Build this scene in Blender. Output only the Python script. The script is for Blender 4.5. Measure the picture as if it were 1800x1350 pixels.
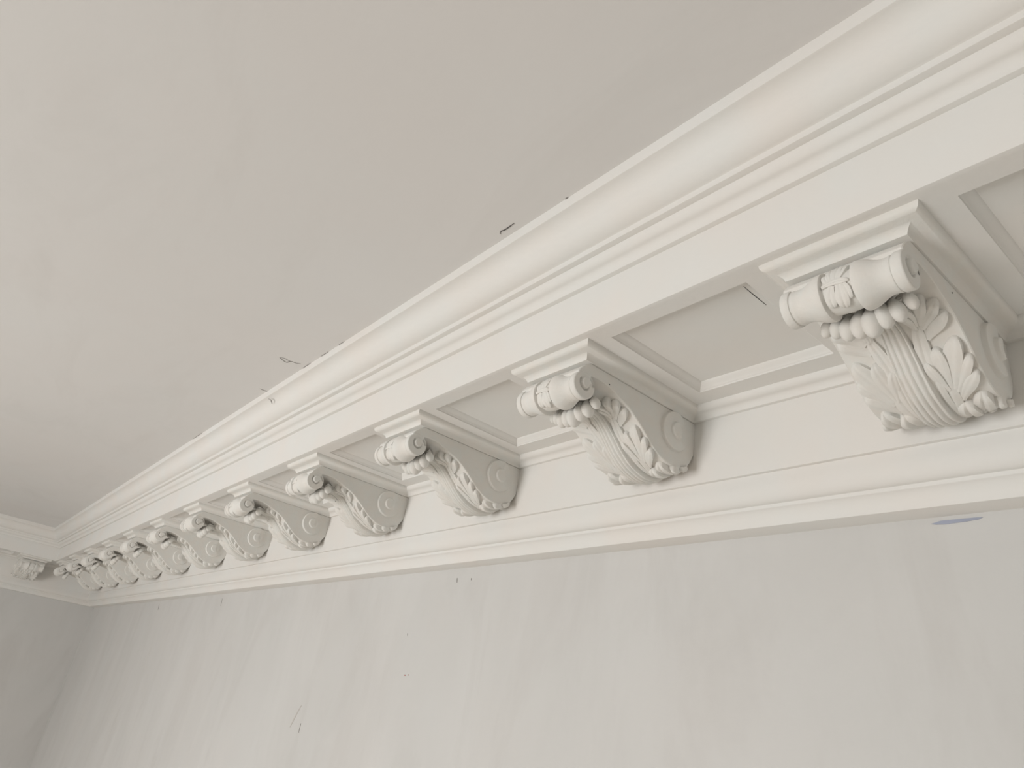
import bpy, math
import numpy as np
from mathutils import Matrix, Vector

for _o in list(bpy.data.objects):
    bpy.data.objects.remove(_o)
SC = bpy.context.scene
COL = SC.collection

# ------------------------------------------------------------------ camera, light, exposure
S = 0.8                       # metres per measuring unit (camera to main wall)
CZ = 3.0 - 0.7435 * S         # height of the camera: ceiling is at 3.0 m
RW = [[0.63533893, 0.75644275, 0.15536666],
      [-0.2533749, 0.39424985, -0.88338453],
      [-0.72948311, 0.52188257, 0.44214588]]       # world -> (right, down, forward)
cam = bpy.data.cameras.new('camera')
cam_o = bpy.data.objects.new('camera', cam)
COL.objects.link(cam_o)
r0, r1, r2 = [Vector(r) for r in RW]
M = Matrix((r0, -r1, -r2)).transposed().to_4x4()
M.translation = Vector((0, 0, CZ))
cam_o.matrix_world = M
cam.sensor_fit = 'HORIZONTAL'
cam.sensor_width = 36.0
cam.lens = 36.0 * 1238.66 / 1800.0
cam.clip_start = 0.01
SC.camera = cam_o

SC.view_settings.view_transform = 'Standard'
SC.view_settings.look = 'None'
SC.view_settings.gamma = 1.0
SC.view_settings.use_curve_mapping = False
SC.view_settings.exposure = 0.0

world = bpy.data.worlds.new('sky')
SC.world = world
world.use_nodes = True
bg = world.node_tree.nodes['Background']
bg.inputs[0].default_value = (0.80, 0.88, 1.0, 1)
bg.inputs[1].default_value = 0.6

WIN_X, WIN_Z, WIN_W, WIN_H = -1.42, 1.45, 1.25, 1.70     # window in the wall opposite the cornice
Y_FRONT, X_RIGHT = -3.0, 1.6
sun_l = bpy.data.lights.new('window_daylight', 'AREA')
sun_l.shape = 'RECTANGLE'
sun_l.size = WIN_W * 0.96
sun_l.size_y = WIN_H * 0.96
sun_l.energy = 79.0
sun_l.color = (1.0, 0.988, 0.975)
sun_o = bpy.data.objects.new('window_daylight', sun_l)
COL.objects.link(sun_o)
sun_o.location = (WIN_X, Y_FRONT - 0.02, WIN_Z)
sun_o.rotation_euler = (math.radians(90), 0, 0)          # shines towards +Y

XE = -5.9913                                             # far end wall (units)


# ------------------------------------------------------------------ materials
def new_mat(name):
    m = bpy.data.materials.new(name)
    m.use_nodes = True
    nt = m.node_tree
    b = nt.nodes['Principled BSDF']
    b.inputs['Specular IOR Level'].default_value = 0.25
    return m, nt, b


def noise(nt, vec, scale, detail=4, rough=0.55, distort=0.0):
    n = nt.nodes.new('ShaderNodeTexNoise')
    n.inputs['Scale'].default_value = scale
    n.inputs['Detail'].default_value = detail
    n.inputs['Roughness'].default_value = rough
    n.inputs['Distortion'].default_value = distort
    nt.links.new(vec, n.inputs['Vector'])
    return n.outputs['Fac']


def ramp(nt, fac, c0, c1, p0=0.3, p1=0.7):
    r = nt.nodes.new('ShaderNodeValToRGB')
    r.color_ramp.elements[0].position = p0
    r.color_ramp.elements[1].position = p1
    r.color_ramp.elements[0].color = (*c0, 1)
    r.color_ramp.elements[1].color = (*c1, 1)
    nt.links.new(fac, r.inputs['Fac'])
    return r.outputs['Color']


def mixc(nt, fac, a, b, mode='MIX'):
    m = nt.nodes.new('ShaderNodeMix')
    m.data_type = 'RGBA'
    m.blend_type = mode
    for sock, val in ((m.inputs[0], fac), (m.inputs[6], a), (m.inputs[7], b)):
        if isinstance(val, (int, float)):
            sock.default_value = val
        elif isinstance(val, tuple):
            sock.default_value = (*val, 1)
        else:
            nt.links.new(val, sock)
    return m.outputs[2]


def mathn(nt, op, a, b=0.0, c=None, clamp=False):
    m = nt.nodes.new('ShaderNodeMath')
    m.operation = op
    m.use_clamp = clamp
    for i, v in enumerate((a, b, c)):
        if v is None:
            continue
        if isinstance(v, (int, float)):
            m.inputs[i].default_value = v
        else:
            nt.links.new(v, m.inputs[i])
    return m.outputs[0]


def world_pos(nt, scale=(1, 1, 1)):
    g = nt.nodes.new('ShaderNodeNewGeometry')
    mp = nt.nodes.new('ShaderNodeMapping')
    mp.inputs['Scale'].default_value = scale
    nt.links.new(g.outputs['Position'], mp.inputs['Vector'])
    return mp.outputs['Vector'], g.outputs['Position']


def bump(nt, b, height, strength, dist=0.002):
    bp = nt.nodes.new('ShaderNodeBump')
    bp.inputs['Strength'].default_value = strength
    bp.inputs['Distance'].default_value = dist
    nt.links.new(height, bp.inputs['Height'])
    nt.links.new(bp.outputs['Normal'], b.inputs['Normal'])


def make_plaster(name, a, c, big=1.6, fine=70, bump_s=0.25, rough=0.75):
    """matt painted plaster: faint warm/cool mottling and a fine grain"""
    m, nt, b = new_mat(name)
    v, _ = world_pos(nt)
    col = ramp(nt, noise(nt, v, big, 3), a, c, 0.35, 0.65)
    warm = ramp(nt, noise(nt, v, big * 5.3, 2), (1.0, 0.985, 0.965), (0.985, 1.0, 0.995), 0.35, 0.65)
    col = mixc(nt, 1.0, col, warm, 'MULTIPLY')
    nt.links.new(col, b.inputs['Base Color'])
    b.inputs['Roughness'].default_value = rough
    bump(nt, b, noise(nt, v, fine, 3), bump_s, 0.0012)
    return m


MAT_CORNICE = make_plaster('painted_cornice_plaster', (0.775, 0.762, 0.742), (0.795, 0.784, 0.768))
MAT_CARVED = make_plaster('carved_bracket_plaster', (0.765, 0.752, 0.725), (0.790, 0.778, 0.752), 9.0, 160, 0.35)


MAT_PAINTED = make_plaster('white_painted_plaster', (0.83, 0.82, 0.80), (0.85, 0.84, 0.825))


def make_skim(name, a, c, stretch, smear, white, streak_amt=0.5, bump_s=0.1):
    """bare skimmed plaster with trowel sweeps, rubbed filler and small stains"""
    m, nt, b = new_mat(name)
    v, raw = world_pos(nt)
    vs, _ = world_pos(nt, stretch)
    col = ramp(nt, noise(nt, v, 0.9, 4, 0.6, 0.6), a, c, 0.3, 0.7)
    sw = ramp(nt, noise(nt, vs, 2.3, 5, 0.6, 1.2), (0, 0, 0), (1, 1, 1), 0.42, 0.80)
    swf = mathn(nt, 'MULTIPLY', sw, streak_amt)
    col = mixc(nt, swf, col, white)
    dk = ramp(nt, noise(nt, vs, 4.1, 5, 0.65, 0.8), (0, 0, 0), (1, 1, 1), 0.50, 0.86)
    col = mixc(nt, mathn(nt, 'MULTIPLY', dk, 0.45), col, smear)
    tint = ramp(nt, noise(nt, v, 2.7, 2), (1.0, 0.993, 0.985), (0.992, 1.0, 0.998), 0.3, 0.7)
    col = mixc(nt, 1.0, col, tint, 'MULTIPLY')
    nt.links.new(col, b.inputs['Base Color'])
    b.inputs['Roughness'].default_value = 0.7
    hb = mathn(nt, 'ADD', noise(nt, v, 120, 3), mathn(nt, 'MULTIPLY', noise(nt, vs, 9, 4, 0.6, 0.8), 2.5))
    bump(nt, b, hb, bump_s, 0.0012)
    return m


MAT_CEIL = make_skim('skimmed_ceiling_plaster', (0.745, 0.732, 0.722), (0.772, 0.764, 0.757), (0.5, 1.6, 1),
                     (0.655, 0.637, 0.620), (0.745, 0.733, 0.718), 0.30, 0.10)
MAT_WALL = make_skim('skimmed_wall_plaster', (0.610, 0.602, 0.588), (0.650, 0.647, 0.638), (1.5, 1.5, 0.5),
                     (0.520, 0.503, 0.485), (0.700, 0.695, 0.685), 0.55, 0.16)


def plain(name, rgb, rough=0.6, metal=0.0):
    m, nt, b = new_mat(name)
    v, _ = world_pos(nt)
    col = ramp(nt, noise(nt, v, 30, 3), tuple(x * 0.85 for x in rgb), rgb, 0.3, 0.7)
    nt.links.new(col, b.inputs['Base Color'])
    b.inputs['Roughness'].default_value = rough
    b.inputs['Metallic'].default_value = metal
    return m


MAT_FRAME = plain('white_gloss_paint', (0.78, 0.76, 0.72), 0.35)
MAT_DARK = plain('dark_crack', (0.10, 0.095, 0.095), 0.9)
MAT_THREAD = plain('grey_thread', (0.32, 0.305, 0.29), 0.8)
MAT_SCUFF = plain('brown_scuff', (0.60, 0.57, 0.54), 0.8)
MAT_RED = plain('red_pencil', (0.45, 0.10, 0.08), 0.8)
MAT_BLUE = plain('old_blue_paint', (0.40, 0.43, 0.53), 0.7)
MAT_FLOOR = plain('pale_floor_boards', (0.70, 0.62, 0.52), 0.6)
MAT_GLASS, _nt, _b = new_mat('window_glass')
_b.inputs['Transmission Weight'].default_value = 1.0
_b.inputs['Roughness'].default_value = 0.02


# ------------------------------------------------------------------ mesh helpers
def W(x, y, z):
    """measuring units -> metres"""
    return (x * S, y * S, z * S + CZ)


def mesh(name, verts, faces, mat, smooth=True, angle=38):
    me = bpy.data.meshes.new(name)
    me.from_pydata([tuple(float(c) for c in v) for v in verts], [], faces)
    me.materials.append(mat)
    if smooth and len(me.polygons):
        me.polygons.foreach_set('use_smooth', [True] * len(me.polygons))
        me.set_sharp_from_angle(angle=math.radians(angle))
    me.update()
    return me


def obj(name, me, parent=None, **tags):
    o = bpy.data.objects.new(name, me)
    COL.objects.link(o)
    if parent is not None:
        o.parent = parent
    for k, val in tags.items():
        o[k] = val
    return o


def grid_faces(n, m, flip=False, off=0, wrap=False):
    f = []
    for i in range(n - 1):
        for j in range(m if wrap else m - 1):
            a, b = off + i * m + j, off + i * m + (j + 1) % m
            c, d = off + (i + 1) * m + (j + 1) % m, off + (i + 1) * m + j
            f.append((a, d, c, b) if flip else (a, b, c, d))
    return f


def box(lo, hi):
    x0, y0, z0 = lo
    x1, y1, z1 = hi
    v = [(x0, y0, z0), (x1, y0, z0), (x1, y1, z0), (x0, y1, z0),
         (x0, y0, z1), (x1, y0, z1), (x1, y1, z1), (x0, y1, z1)]
    f = [(0, 3, 2, 1), (4, 5, 6, 7), (0, 1, 5, 4), (1, 2, 6, 5), (2, 3, 7, 6), (3, 0, 4, 7)]
    return v, f


def boxes(name, lst, mat):
    V, F = [], []
    for lo, hi in lst:
        v, f = box(lo, hi)
        o = len(V)
        V += v
        F += [tuple(i + o for i in q) for q in f]
    return mesh(name, V, F, mat, False)


def smooth01(t):
    t = np.clip(t, 0, 1)
    return t * t * (3 - 2 * t)


def catmull(P, n):
    P = np.asarray(P, float)
    Q = np.vstack([2 * P[0] - P[1], P, 2 * P[-1] - P[-2]])
    out = []
    for i in range(1, len(Q) - 2):
        a, b, c, d = Q[i - 1:i + 3]
        for t in np.linspace(0, 1, 24, endpoint=False):
            out.append(.5 * (2 * b + (c - a) * t + (2 * a - 5 * b + 4 * c - d) * t * t + (3 * b - a - 3 * c + d) * t ** 3))
    out.append(P[-1])
    out = np.array(out)
    L = np.r_[0, np.cumsum(np.linalg.norm(np.diff(out, axis=0), axis=1))]
    s = np.linspace(0, L[-1], n)
    return np.stack([np.interp(s, L, out[:, k]) for k in range(P.shape[1])], 1), s


# ------------------------------------------------------------------ room shell
YW, XW, ZT = 1.0 * S, XE * S, 3.0
T = 0.12
obj('floor', boxes('floor', [((XW - T, Y_FRONT - T, -T), (X_RIGHT + T, YW + T, 0))], MAT_FLOOR), kind='structure')
obj('ceiling', boxes('ceiling', [((XW - T, Y_FRONT - T, ZT), (X_RIGHT + T, YW + T, ZT + T))], MAT_CEIL), kind='structure')
obj('wall_back', boxes('wall_back', [((XW - T, YW, 0), (X_RIGHT + T, YW + T, ZT))], MAT_WALL), kind='structure')
obj('wall_left', boxes('wall_left', [((XW - T, Y_FRONT - T, 0), (XW, YW, ZT))], MAT_WALL), kind='structure')
obj('wall_right', boxes('wall_right', [((X_RIGHT, Y_FRONT - T, 0), (X_RIGHT + T, YW, ZT))], MAT_PAINTED), kind='structure')
wx0, wx1 = WIN_X - WIN_W / 2, WIN_X + WIN_W / 2
wz0, wz1 = WIN_Z - WIN_H / 2, WIN_Z + WIN_H / 2
ya, yb = Y_FRONT - T, Y_FRONT
obj('wall_front', boxes('wall_front', [
    ((XW, ya, 0), (wx0, yb, ZT)), ((wx1, ya, 0), (X_RIGHT, yb, ZT)),
    ((wx0, ya, 0), (wx1, yb, wz0)), ((wx0, ya, wz1), (wx1, yb, ZT))], MAT_PAINTED), kind='structure')
win = obj('window_1', None, kind='structure')
win.location = (WIN_X, Y_FRONT - 0.06, wz0)
fw = 0.05
obj('window_frame', boxes('window_frame', [
    ((-WIN_W / 2, -.02, 0), (-WIN_W / 2 + fw, .02, WIN_H)), ((WIN_W / 2 - fw, -.02, 0), (WIN_W / 2, .02, WIN_H)),
    ((-WIN_W / 2 + fw, -.02, 0), (WIN_W / 2 - fw, .02, fw)), ((-WIN_W / 2 + fw, -.02, WIN_H - fw), (WIN_W / 2 - fw, .02, WIN_H)),
    ((-WIN_W / 2 + fw, -.02, WIN_H / 2 - .02), (WIN_W / 2 - fw, .02, WIN_H / 2 + .02))], MAT_FRAME), win)
for k in range(2):
    za = fw + k * (WIN_H / 2 - fw + .02)
    zb = WIN_H / 2 - .02 + k * (WIN_H / 2 + .02 - fw)
    obj('pane', boxes('pane', [((-WIN_W / 2 + fw, -.003, za), (WIN_W / 2 - fw, .003, zb))], MAT_GLASS), win)


# ------------------------------------------------------------------ cornice profile (p = projection from wall, z)
def arcq(p0, p1, kind, n=10):
    """moulding curve from lower point p0 to upper point p1 (both (p, z))"""
    (a, b), (c, d) = p0, p1
    w, h = c - a, d - b
    out = []
    for k in range(1, n + 1):
        q = k / n
        if kind == 'ovolo':                       # faces down at the bottom, out at the top
            x, z = math.sin(q * math.pi / 2), 1 - math.cos(q * math.pi / 2)
        elif kind == 'cavetto':                   # faces out at the bottom, down at the top
            x, z = 1 - math.cos(q * math.pi / 2), math.sin(q * math.pi / 2)
        elif kind == 'hollow':                    # shallow cavetto that leans out all the way
            x, z = 1 - math.cos(q * math.pi / 2), math.sin(q * math.pi / 2)
            x, z = .66 * x + .34 * q, .66 * z + .34 * q
        elif kind == 'recta':
            if q < .5:
                t = q * math.pi
                x, z = .5 * math.sin(t), .5 * (1 - math.cos(t))
            else:
                t = (q - .5) * math.pi
                x, z = .5 + .5 * (1 - math.cos(t)), .5 + .5 * math.sin(t)
            x, z = .82 * x + .18 * q, .82 * z + .18 * q
        else:                                     # reversa
            if q < .5:
                t = q * math.pi
                x, z = .5 * (1 - math.cos(t)), .5 * math.sin(t)
            else:
                t = (q - .5) * math.pi
                x, z = .5 + .5 * math.sin(t), .5 + .5 * (1 - math.cos(t))
            x, z = .85 * x + .15 * q, .85 * z + .15 * q
        out.append((a + w * x, b + h * z))
    return out


def ease(P, r=0.0011):
    """soften the hard arrises of a profile"""
    out = [P[0]]
    for a, b, c in zip(P[:-2], P[1:-1], P[2:]):
        a, b, c = map(np.array, (a, b, c))
        u, v = a - b, c - b
        lu, lv = np.linalg.norm(u), np.linalg.norm(v)
        ang = math.degrees(math.acos(np.clip(-(u @ v) / (lu * lv), -1, 1)))
        if ang > 35:
            k = min(r, lu * .45, lv * .45)
            p, q = b + u / lu * k, b + v / lv * k
            out += [tuple(p), tuple(.25 * p + .5 * b + .25 * q), tuple(q)]
        else:
            out.append(tuple(b))
    out.append(P[-1])
    return out


ZS = .5556                                        # soffit height
PROFILES = {
    'architrave_moulding': [(-.004, .3503), (.0405, .3503)] + arcq((.0405, .3503), (.0555, .3742), 'hollow', 14)
                           + [(.0555, .3797)] + arcq((.0560, .3797), (.0752, .4110), 'ovolo', 18) + [(.0755, .4231)],
    'frieze_band': [(.0755, .4231), (.0824, .4231), (.0824, .5353)],
    'bed_moulding': [(.0824, .5353), (.0890, .5353)] + arcq((.0890, .5353), (.1090, ZS), 'reversa', 14),
    'corona_fascia': [(.3850, ZS), (.3930, ZS), (.3930, .6383)],
    'cyma_moulding': [(.3930, .6383), (.4015, .6383)] + arcq((.4015, .6383), (.4215, .6660), 'reversa', 14),
    'crown_moulding': [(.4215, .6660), (.4317, .6660), (.4317, .6755)] + arcq((.4317, .6755), (.4837, .7231), 'recta', 22)
                      + [(.4837, .7440)],
}
SPACING = .4767
X0 = -.3085                                       # centre of the nearest bracket in view
N_MAIN = 12
AMAX = {0: X_RIGHT / S - XE, 1: 1.0 - Y_FRONT / S}
END_Y = [.4975, .4975 - SPACING]


def run_xyz(run, a, p, z):
    """run 0: along the main wall, run 1: along the far end wall; a = distance from the corner"""
    return W(XE + a, 1 - p, z) if run == 0 else W(XE + p, 1 - a, z)


def sweep(run, prof):
    V = []
    for p, z in prof:
        V += [run_xyz(run, max(p, 0), p, z), run_xyz(run, AMAX[run], p, z)]
    return V, grid_faces(len(prof), 2, flip=(run == 1))


PB0, PB1 = .1435, .3595                           # soffit panel, wall side and room side
PHW = .1158                                       # half length of a panel
TRAY = [(0, ZS), (.0004, ZS + .0025), (.0012, ZS + .0030)]
for q in np.linspace(0, 1, 8)[1:]:
    TRAY.append((.0012 + .0098 * (.5 - .5 * math.cos(math.pi * q)) * .6 + .0098 * q * .4,
                 ZS + .0030 + .0105 * q))


def cornice(run, name, centres, label):
    root = obj(name, None, kind='structure', label=label)
    for nm, prof in PROFILES.items():
        V, F = sweep(run, ease(prof))
        obj(nm, mesh(nm, V, F, MAT_CORNICE), root)
    # soffit: two rails and the cross pieces, leaving the panels open
    V, F = [], []

    def quad(pts):
        o = len(V)
        V.extend(run_xyz(run, a, p, ZS) for a, p in pts)
        F.append((o, o + 1, o + 2, o + 3))
    am = AMAX[run]
    for p0, p1 in ((.1090, PB0), (PB1, .385)):
        quad([(p0, p0), (am, p0), (am, p1), (p1, p1)])
    prev = None
    for c in centres:
        a0, a1 = c - PHW, c + PHW
        quad([(PB0 if prev is None else prev, PB0), (a0, PB0), (a0, PB1), (PB1 if prev is None else prev, PB1)])
        prev = a1
    quad([(prev, PB0), (am, PB0), (am, PB1), (prev, PB1)])
    obj('soffit_frame', mesh('soffit_frame', V, F, MAT_CORNICE, False), root)
    for c in centres:
        V = []
        for d, z in TRAY:
            V += [run_xyz(run, a, p, z) for a, p in ((c - PHW + d, PB0 + d), (c + PHW - d, PB0 + d),
                                                     (c + PHW - d, PB1 - d), (c - PHW + d, PB1 - d))]
        F = grid_faces(len(TRAY), 4, wrap=True)
        o = len(TRAY) * 4 - 4
        mo = obj('panel_moulding', mesh('panel_moulding', V, F, MAT_CORNICE, True, 30), root)
        d, z = TRAY[-1]
        V = [run_xyz(run, a, p, zz) for zz in (z, z + .004)
             for a, p in ((c - PHW + d, PB0 + d), (c + PHW - d, PB0 + d), (c + PHW - d, PB1 - d), (c - PHW + d, PB1 - d))]
        obj('soffit_panel', mesh('soffit_panel', V, [(0, 1, 2, 3), (7, 6, 5, 4)], MAT_CORNICE, False), root)
    return root


main_x = [X0 - SPACING * i for i in range(-1, N_MAIN)]          # from one beyond the frame to the far corner
main_gap = sorted((a + b) / 2 - XE for a, b in zip(main_x[:-1], main_x[1:]))
end_gap = [1 - (END_Y[0] + END_Y[1]) / 2 + k * SPACING for k in range(1)]
cornice(0, 'trim_1', main_gap, 'deep white plaster cornice running along the long wall')
cornice(1, 'trim_2', end_gap, 'shadowed plaster cornice along the far end wall')

# ------------------------------------------------------------------ carved bracket (local: u across, y from frieze, z from soffit)
YF = .9176
SIDE = [(.6613, .5146), (.672, .5158), (.684, .5155), (.6973, .5137), (.7115, .5098), (.7256, .505), (.7471, .4975), (.7641, .4882),
        (.7834, .475), (.7951, .466), (.8102, .4545), (.8302, .444), (.8492, .439), (.87, .4375), (.886, .441), (.9, .4485),
        (.9095, .46), (.9176, .475)]
CV, CS = catmull(SIDE, 500)
TG = np.gradient(CV, axis=0)
TG /= np.linalg.norm(TG, axis=1)[:, None]
NM = np.c_[TG[:, 1], -TG[:, 0]]                   # outward: down and forward


def B(u, y, z):
    return (u * S, (y - YF) * S, (z - ZS) * S)


def on_scroll(u, s, h):
    k = [np.interp(s, CS, a) for a in (CV[:, 0], CV[:, 1], NM[:, 0], NM[:, 1])]
    return B(u, k[0] + k[2] * h, k[1] + k[3] * h)


RC = (.6475, .4932)                               # axis of the front roll


def on_roll(u, s, h, r=.0234):
    """s runs around the roll: 0 faces the room, positive is downwards"""
    a = s / r
    return B(u, RC[0] - (r + h) * math.cos(a), RC[1] - (r + h) * math.sin(a))


def lobe(fn, path, wd, h0, h1, n=18, m=13, crease=.12, lean=0.0, rw=.55):
    """one carved leaf finger laid on a surface: path of 3 (u, s) points, half width, root and tip height"""
    P = np.array(path, float)
    V = []
    vs = np.linspace(-1, 1, m)
    for i in range(n):
        t = math.sin(math.pi / 2 * i / (n - 1)) ** 1.15
        c = (1 - t) ** 2 * P[0] + 2 * t * (1 - t) * P[1] + t * t * P[2]
        d = 2 * (1 - t) * (P[1] - P[0]) + 2 * t * (P[2] - P[1])
        d /= np.linalg.norm(d)
        q = np.array([-d[1], d[0]])
        w = wd * (rw + (1 - rw) * smooth01(t / .58)) if t < .58 else wd * math.sqrt(max(1 - ((t - .58) / .42) ** 2.2, 0.0))
        w = max(w, wd * .10)
        H = h0 + (h1 - h0) * smooth01(t)
        endf = math.sqrt(max(1 - max((t - .72) / .28, 0) ** 2.6, 0.0))
        for j, v in enumerate(vs):
            pt = c + q * w * v
            hh = H * endf * (.62 + .38 * (1 - v * v) - crease * math.exp(-(v / .22) ** 2) + lean * v)
            if j in (0, m - 1) or i == n - 1:
                hh = -.002
                pt = c + q * w * v * 1.02
            elif j in (1, m - 2):
                pt = c + q * w * np.sign(v) * .99
            V.append(fn(pt[0], pt[1], hh))
    return V, grid_faces(n, m)


def ball(cx, cy, cz, rx, ry, rz, tilt=0.0, n=12, m=18):
    V = []
    for i in range(n + 1):
        ph = math.pi * i / n
        pinch = 1 - .42 * smooth01((math.cos(ph) + .1) / 1.1)      # narrower towards the top, like a drop
        for j in range(m):
            th = 2 * math.pi * j / m
            x, y, z = rx * math.sin(ph) * math.cos(th) * pinch, ry * math.sin(ph) * math.sin(th) * pinch, rz * math.cos(ph)
            x, z = x * math.cos(tilt) + z * math.sin(tilt), -x * math.sin(tilt) + z * math.cos(tilt)
            V.append(B(cx + x, cy + y, cz + z))
    return V, grid_faces(n + 1, m, wrap=True)


def build_bracket():
    root = obj('modillion_bracket', None)

    # square cap moulding under the soffit, mitred round three sides
    cap, _ = catmull([(0, ZS), (.0006, ZS - .0045), (.0022, ZS - .0072), (.0065, ZS - .0094), (.0125, ZS - .0112), (.0172, ZS - .0132),
                      (.0202, ZS - .0160), (.0216, ZS - .0186), (.0222, ZS - .0206)], 22)
    prof = [(0, ZS + .002)] + [tuple(c) for c in cap]
    V = []
    for d, z in prof:
        hw = .0925 - d
        V += [B(-hw, .9205, z), B(-hw, .6215 + d, z), B(hw, .6215 + d, z), B(hw, .9205, z)]
    F = grid_faces(len(prof), 4)
    o = len(V) - 4
    F.append((o, o + 1, o + 2, o + 3))
    obj('abacus', mesh('abacus', V, F, MAT_CARVED, True, 30), root)

    # S-shaped scroll body
    low = [tuple(p) for p in CV[::-7]]
    if low[-1] != tuple(CV[0]):
        low.append(tuple(CV[0]))
    out = [(.6560, .5352), (.9186, .5352)] + low + [(.6580, .506), (.645, .500), (.634, .508), (.6332, .5135), (.6355, .5175), (.6405, .5235), (.648, .5300)]
    n = len(out)
    hw, bv = .068, .0012
    rings = []
    for u, ins in ((-hw, bv), (-hw + bv, 0), (hw - bv, 0), (hw, bv)):
        ring = []
        for k, (y, z) in enumerate(out):
            a, c = np.array(out[k - 1]), np.array(out[(k + 1) % n])
            t = (c - a) / np.linalg.norm(c - a)
            q = np.array([t[1], -t[0]])            # inward normal of this winding
            ring.append(B(u, y + q[0] * ins, z + q[1] * ins))
        rings.append(ring)
    V = [p for r in rings for p in r]
    F = grid_faces(4, n, wrap=True) + [tuple(range(n)), tuple(range(4 * n - 1, 3 * n - 1, -1))]
    body = obj('scroll_body', mesh('scroll_body', V, F, MAT_CARVED, True, 32), root)

    # spiral relief on both flanks of the lower scroll
    for sgn in (1, -1):
        V = []
        nr, na = 46, 80
        for i in range(nr):
            r = .0372 * i / (nr - 1)
            for j in range(na):
                f = 2 * math.pi * j / na           # 0 towards the wall, 90 up
                dg = math.degrees(f)
                k = 1.0
                if dg < 80:
                    k = smooth01((dg - 25) / 60)
                elif dg > 300:
                    k = 1 - smooth01((dg - 300) / 55)
                k = 1 - (1 - k) * smooth01((r - .008) / .014)
                h = .0062 * smooth01((.0358 - r) / .0024) * k
                h += .0050 * smooth01((.0155 - r) / .0020) * (.35 + .65 * (1 if 70 < dg < 300 else .2))
                h -= .0016 * math.exp(-((r - .0350) / .0020) ** 2) * k * 0.0
                y, z = .8640 + r * math.cos(f), min(.5000 + r * math.sin(f), .5355)
                y = min(y, .9170)
                V.append(B(sgn * (.0678 + h), y, z))
        obj('spiral_disc', mesh('spiral_disc', V, grid_faces(nr, na, wrap=True, flip=(sgn < 0)), MAT_CARVED, True, 60), body)

    # front roll: end bands, flared bells and a narrow tied waist
    hp = [(.0685, .0208), (.0680, .0219), (.0668, .0225), (.0590, .0225), (.0580, .0220), (.0576, .0205), (.0562, .0203), (.0556, .0210),
          (.0540, .0212), (.0524, .0206), (.0480, .0202), (.0430, .0207), (.0380, .0224), (.0330, .0248), (.0280, .0270), (.0235, .0283),
          (.0200, .0287), (.0180, .0283), (.0170, .0268), (.0166, .0240), (.0156, .0226), (.0100, .0234), (0, .0240)]
    full = hp + [(-u, r) for u, r in reversed(hp[:-1])]
    na = 56
    V = []
    for u, r in full:
        for j in range(na):
            f = 2 * math.pi * j / na
            V.append(B(u, RC[0] + r * math.cos(f), RC[1] + r * math.sin(f)))
    roll = obj('volute_roll', mesh('volute_roll', V, grid_faces(len(full), na, wrap=True), MAT_CARVED, True, 40), root)
    EY = (.6500, .4965)
    for sgn in (1, -1):
        V = []
        nr, na = 40, 80
        for i in range(nr):
            rr = .0210 * i / (nr - 1)
            for j in range(na):
                f = 2 * math.pi * j / na
                y, z = RC[0] + rr * math.cos(f), RC[1] + rr * math.sin(f)
                dy, dz = y - EY[0], z - EY[1]
                r = math.hypot(dy, dz)
                dg = math.degrees(math.atan2(dz, dy)) % 360
                rg = np.interp(dg, [0, 20, 90, 180, 270, 330, 360], [.0165, .0150, .0118, .0106, .0096, .0080, .0072])
                amp = np.interp(dg, [0, 8, 30, 300, 345, 360], [.5, 1, 1, 1, .25, 0])
                h = -.0042 * math.exp(-((r - rg) / .0015) ** 2) * amp
                h += .0034 * smooth01((rg - r) / .0018) * smooth01((.0125 - r) / .004)
                V.append(B(sgn * (.0684 + h + .0001), y, z))
        obj('volute_eye', mesh('volute_eye', V, grid_faces(nr, na, wrap=True, flip=(sgn < 0)), MAT_CARVED, True, 70), roll)
    # leaf tied round the waist of the roll
    wrap = [([(.002, .001), (.005, -.010), (.0115, -.024)], .0050, .0016, .0036), ([(.000, .001), (.001, -.012), (.003, -.028)], .0056, .0016, .0046),
            ([(-.003, .001), (-.006, -.010), (-.0060, -.024)], .0054, .0016, .0040), ([(-.004, .003), (-.011, -.003), (-.0125, -.015)], .0046, .0012, .0030),
            ([(.003, .003), (.006, .014), (.002, .032)], .0070, .0016, .0048), ([(.006, .003), (.0115, .010), (.0115, .024)], .0048, .0014, .0036),
            ([(-.004, .004), (-.009, .013), (-.0085, .028)], .0058, .0014, .0042), ([(-.015, .003), (.000, -.001), (.015, .004)], .0034, .0026, .0028)]
    for path, wd, h0, h1 in wrap:
        V, F = lobe(on_roll, path, wd, h0 * 1.3, h1 * 1.35, 16, 11, .28)
        obj('leaf_wrap', mesh('leaf_wrap', V, F, MAT_CARVED, True, 50), roll)

    # acanthus leaf: ribbed stem that follows the scroll and turns over at the tip
    stem = [(.6905, .4835), (.6950, .4900), (.7040, .4950), (.7150, .4968), (.7300, .4955), (.7420, .4920), (.7520, .4865), (.7627, .4775), (.7734, .4675),
            (.7860, .4555), (.8000, .4435), (.8200, .4310), (.8420, .4238), (.8630, .4212), (.8850, .4250), (.9000, .4320), (.9120, .4420), (.9180, .4490)]
    SV, SS = catmull(stem, 96)
    tg = np.gradient(SV, axis=0)
    tg /= np.linalg.norm(tg, axis=1)[:, None]
    nn = np.c_[tg[:, 1], -tg[:, 0]]
    m = 57
    V = []
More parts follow.
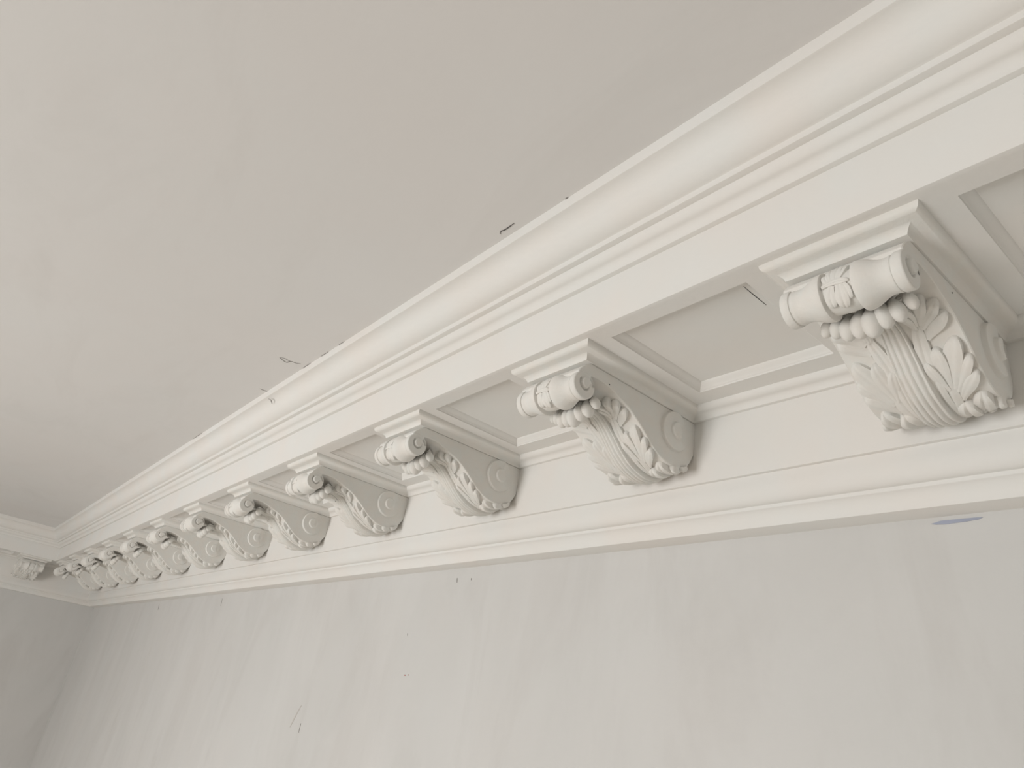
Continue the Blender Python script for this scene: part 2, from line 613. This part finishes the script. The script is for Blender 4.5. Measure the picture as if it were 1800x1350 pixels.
    for i in range(96):
        y = SV[i, 0]
        hwid = np.interp(y, [.690, .698, .706, .716, .730, .745, .765, .80, .84, .88, .918], [.048, .042, .030, .018, .0120, .0125, .0150, .0170, .0180, .0185, .0185])
        for j in range(m):
            v = -1 + 2 * j / (m - 1)
            u = v * hwid
            pitch = .0076 * min(1.0, hwid / .016)
            amp = np.interp(y, [.69, .71, .74], [.0008, .0018, .0032])
            rib = amp * (abs(math.cos(math.pi * u / pitch)) ** .8 - .55)
            h = rib - .0035 * v * v
            e = abs(v)
            if e > .88:
                h -= np.interp(y, [.69, .72, .76], [.003, .007, .012]) * smooth01((e - .88) / .12)
            up = .0085 * (u / .05) ** 2 if y < .72 else 0
            V.append(B(u, SV[i, 0] + nn[i, 0] * h, SV[i, 1] + nn[i, 1] * h + up))
    leaf = obj('acanthus_leaf', mesh('acanthus_leaf', V, grid_faces(96, m), MAT_CARVED, True, 60), root)

    fingers = [
        # upper fan
        ([(.0255, .1000), (.0235, .0820), (.0185, .0690)], .0062, .006, .0125), ([(.0275, .0960), (.0290, .0740), (.0265, .0590)], .0068, .006, .0150),
        ([(.0295, .0950), (.0385, .0740), (.0480, .0555)], .0086, .005, .0150), ([(.0310, .1010), (.0450, .0830), (.0600, .0670)], .0088, .005, .0120),
        ([(.0305, .1150), (.0450, .1020), (.0620, .0870)], .0092, .004, .0095),
        # middle fan
        ([(.0270, .1860), (.0215, .1650), (.0180, .1430)], .0078, .006, .0120), ([(.0295, .1850), (.0325, .1540), (.0350, .1285)], .0086, .005, .0115),
        ([(.0325, .1850), (.0430, .1540), (.0585, .1215)], .0108, .005, .0110), ([(.0345, .1900), (.0490, .1640), (.0650, .1475)], .0086, .005, .0100),
        ([(.0330, .2050), (.0480, .1820), (.0640, .1675)], .0088, .005, .0100),
        # curled tips at the bottom
        ([(.0280, .2600), (.0315, .2360), (.0345, .2090)], .0118, .009, .0160), ([(.0420, .2500), (.0495, .2280), (.0560, .2000)], .0108, .007, .0125),
        ([(.0530, .2580), (.0590, .2400), (.0640, .2200)], .0086, .005, .0110), ([(.0580, .2720), (.0635, .2580), (.0680, .2420)], .0068, .003, .0080),
        ([(.0360, .2840), (.0400, .2660), (.0440, .2480)], .0095, .006, .0100),
    ]
    # smooth channelled stalks that carry the fans
    stalks = [([(.0190, .2480), (.0125, .1650), (.0300, .0860)], .0088, .0095, .0062), ([(.0180, .2560), (.0185, .2150), (.0300, .1700)], .0120, .0100, .0058)]
    for k, (path, wd, h0, h1) in enumerate(fingers):
        for sgn in (1, -1):
            if k < 10:
                V, F = lobe(on_scroll, [(sgn * a, s) for a, s in path], wd, h0, h1, lean=.26 * sgn)
            else:                                  # the curled tips have a deep midrib
                V, F = lobe(on_scroll, [(sgn * a, s) for a, s in path], wd, h0, h1, crease=.30, lean=.22 * sgn)
            obj('leaf_lobe', mesh('leaf_lobe', V, F, MAT_CARVED, True, 50), leaf)
    for path, wd, h0, h1 in stalks:
        for sgn in (1, -1):
            V, F = lobe(on_scroll, [(sgn * a, s) for a, s in path], wd, h0, h1, 30, 15, .34, 0, .8)
            obj('leaf_stalk', mesh('leaf_stalk', V, F, MAT_CARVED, True, 50), leaf)
    # row of rounded lobes where the tip turns over
    for k, (g, dz) in enumerate(((.74, 0), (.84, .001), (.97, -.001), (1.04, .0005), (1.12, -.0015), (1.0, .001), (.93, -.0005), (.74, .0015))):
        u = -.0462 + .0132 * k
        q = (u / .0462) ** 2
        V, F = ball(u, .6895 + .005 * q, .4745 + .0130 * q + dz, .0103 * g, .0130 * g, .0182 * g, -u * 9.0)
        obj('leaf_bead', mesh('leaf_bead', V, F, MAT_CARVED, True, 80), leaf)
    return root


def copy_tree(o, parent=None):
    c = o.copy()
    COL.objects.link(c)
    if parent is not None:
        c.parent = parent
    for ch in list(o.children):
        copy_tree(ch, c)
    return c


proto = build_bracket()
GROUP = 'carved brackets under the cornice soffit'
ORD = ['', 'second', 'third', 'fourth', 'fifth', 'sixth', 'seventh', 'eighth', 'ninth', 'tenth', 'eleventh']


def place(o, x, y, rz, label):
    o.location = W(x, y, ZS)
    o.rotation_euler = (0, 0, rz)
    o['label'] = label
    o['category'] = 'bracket'
    o['group'] = GROUP


for i in range(N_MAIN):
    if i == 0:
        lab = 'largest carved acanthus bracket, nearest the camera at the right edge'
    elif i == N_MAIN - 1:
        lab = 'last small carved bracket on the long wall, tucked into the far corner'
    else:
        lab = 'carved acanthus bracket, %s from the right along the long wall' % ORD[i]
    place(proto if i == 0 else copy_tree(proto), X0 - SPACING * i, YF, 0, lab)
place(copy_tree(proto), X0 + SPACING, YF, 0, 'carved bracket on the long wall, right of the largest one in view')
place(copy_tree(proto), XE + 1 - YF, END_Y[0], math.pi / 2, 'carved bracket on the far end wall, seen from the front beside the corner')
place(copy_tree(proto), XE + 1 - YF, END_Y[1], math.pi / 2, 'carved bracket on the far end wall, second from the corner')

# ------------------------------------------------------------------ small marks on the bare plaster
def streak(name, pts, w, axis, mat, parent, t=.0006, taper=True):
    """flat worn line lying on a surface; axis = the direction the surface faces (0 x, 1 y, 2 z)"""
    P, _ = catmull(pts, max(8, 4 * len(pts))) if len(pts) > 2 else (np.linspace(pts[0], pts[1], 8), None)
    n = len(P)
    nv = np.zeros(3)
    nv[axis] = 1.0
    V = []
    for i in range(n):
        d = P[min(i + 1, n - 1)] - P[max(i - 1, 0)]
        q = np.cross(nv, d)
        q /= max(np.linalg.norm(q), 1e-9)
        k = w * (.25 + .75 * math.sin(math.pi * (i + .5) / n)) if taper else w
        for a, b in ((-1, -1), (1, -1), (1, 1), (-1, 1)):
            V.append(P[i] + q * a * k / 2 + nv * b * t / 2)
    F = grid_faces(n, 4, wrap=True) + [(3, 2, 1, 0), (4 * n - 4, 4 * n - 3, 4 * n - 2, 4 * n - 1)]
    return obj(name, mesh(name, V, F, mat, False), parent)


ceil_o, wall_o = bpy.data.objects['ceiling'], bpy.data.objects['wall_back']
trim_o = bpy.data.objects['trim_1']
Zc = ZT - .0004
for pts, w in (([(-1.303, .3613), (-1.3087, .3712), (-1.3104, .3795), (-1.2983, .3829), (-1.2952, .3927), (-1.2892, .4012)], .0022),
               ([(-1.303, .3613), (-1.2966, .3686), (-1.2989, .3778), (-1.2983, .3829)], .0010),
               ([(-1.4964, .396), (-1.4964, .4063), (-1.4928, .4184)], .0022)):
    streak('hairline_crack', [(x, y, Zc) for x, y in pts], w, 2, MAT_THREAD, ceil_o)
streak('hairline_crack', [(x, y, Zc) for x, y in ((-.6503, .4031), (-.6445, .3998), (-.6376, .4013), (-.6179, .4008))], .0013, 2, MAT_DARK, ceil_o)
yg = (1 - .4837) * S - .0008
for a, b, w in ((-2.031, -1.956, .0010), (-1.3056, -1.2675, .0007), (-1.2197, -1.1874, .0007), (-1.1447, -1.1225, .0006), (-.5330, -.5280, .0016)):
    streak('joint_gap', [(a, yg, Zc), (b, yg, Zc)], w, 2, MAT_THREAD, ceil_o)
streak('loose_fibre', [(-1.4777, .4160, 2.9780), (-1.4686, .4190, 2.9740), (-1.4780, .4270, 2.9710)], .0020, 2, MAT_THREAD, trim_o, .0012)
Yw = YW - .0003
for pts, w, m in (([(-3.383, 2.6706), (-3.3674, 2.6466)], .0040, MAT_THREAD), ([(-1.7178, 2.3561), (-1.7164, 2.3357)], .0022, MAT_THREAD),
                  ([(-1.1871, 2.6667), (-1.1851, 2.6576)], .0018, MAT_THREAD), ([(-1.1388, 2.6642), (-1.1384, 2.6598)], .0018, MAT_THREAD),
                  ([(-1.3297, 2.5596), (-1.3278, 2.5551)], .0016, MAT_THREAD), ([(-2.5802, 2.6697), (-2.5725, 2.6447)], .0022, MAT_THREAD),
                  ([(-1.3084, 2.4806), (-1.3044, 2.4800)], .0020, MAT_RED), ([(-1.2950, 2.4813), (-1.2925, 2.4813)], .0020, MAT_RED)):
    streak('pencil_mark', [(x, Yw, z) for x, z in pts], w, 1, m, wall_o)
streak('scuff', [(-1.7401, Yw, 2.3931), (-1.7549, Yw, 2.372), (-1.7709, Yw, 2.3433)], .0050, 1, MAT_SCUFF, wall_o)
blue = [(-.3059, 2.6785), (-.2965, 2.6808), (-.2853, 2.6808), (-.2744, 2.6808), (-.2637, 2.6807), (-.256, 2.6802), (-.2605, 2.6783),
        (-.2712, 2.6775), (-.2821, 2.6771), (-.2932, 2.6767), (-.3014, 2.6774)]
nb = len(blue)
V = [(x, YW - .0008, z) for x, z in blue] + [(x, YW + .0002, z) for x, z in blue]
obj('old_paint_patch', mesh('old_paint_patch', V, [tuple(range(nb))] + [(i, i + nb, (i + 1) % nb + nb, (i + 1) % nb) for i in range(nb)], MAT_BLUE, False),
    wall_o, label='sliver of old blue paint showing under the cornice')

streak('joint_crack', [(-.3503, .5168, W(0, 0, ZS)[2] - .0003), (-.3508, .5322, W(0, 0, ZS)[2] - .0003), (-.3509, .5582, W(0, 0, ZS)[2] - .0003)], .0008, 2, MAT_DARK, trim_o)
for br, (y, z) in ((proto, (.605, 2.8242)), (bpy.data.objects['modillion_bracket.001'], (.5605, 2.8191))):
    n_o = obj('nail_hole', mesh('nail_hole', *[[(.068 * S + a * .0010, y - YF * S + b * .0011, z - W(0, 0, ZS)[2] + c * .0011)
              for a, b, c in ((1, 0, 0), (-1, 0, 0), (0, 1, 0), (0, -1, 0), (0, 0, 1), (0, 0, -1))],
              [(0, 2, 4), (0, 4, 3), (0, 3, 5), (0, 5, 2), (1, 4, 2), (1, 3, 4), (1, 5, 3), (1, 2, 5)]], MAT_DARK, False), br)
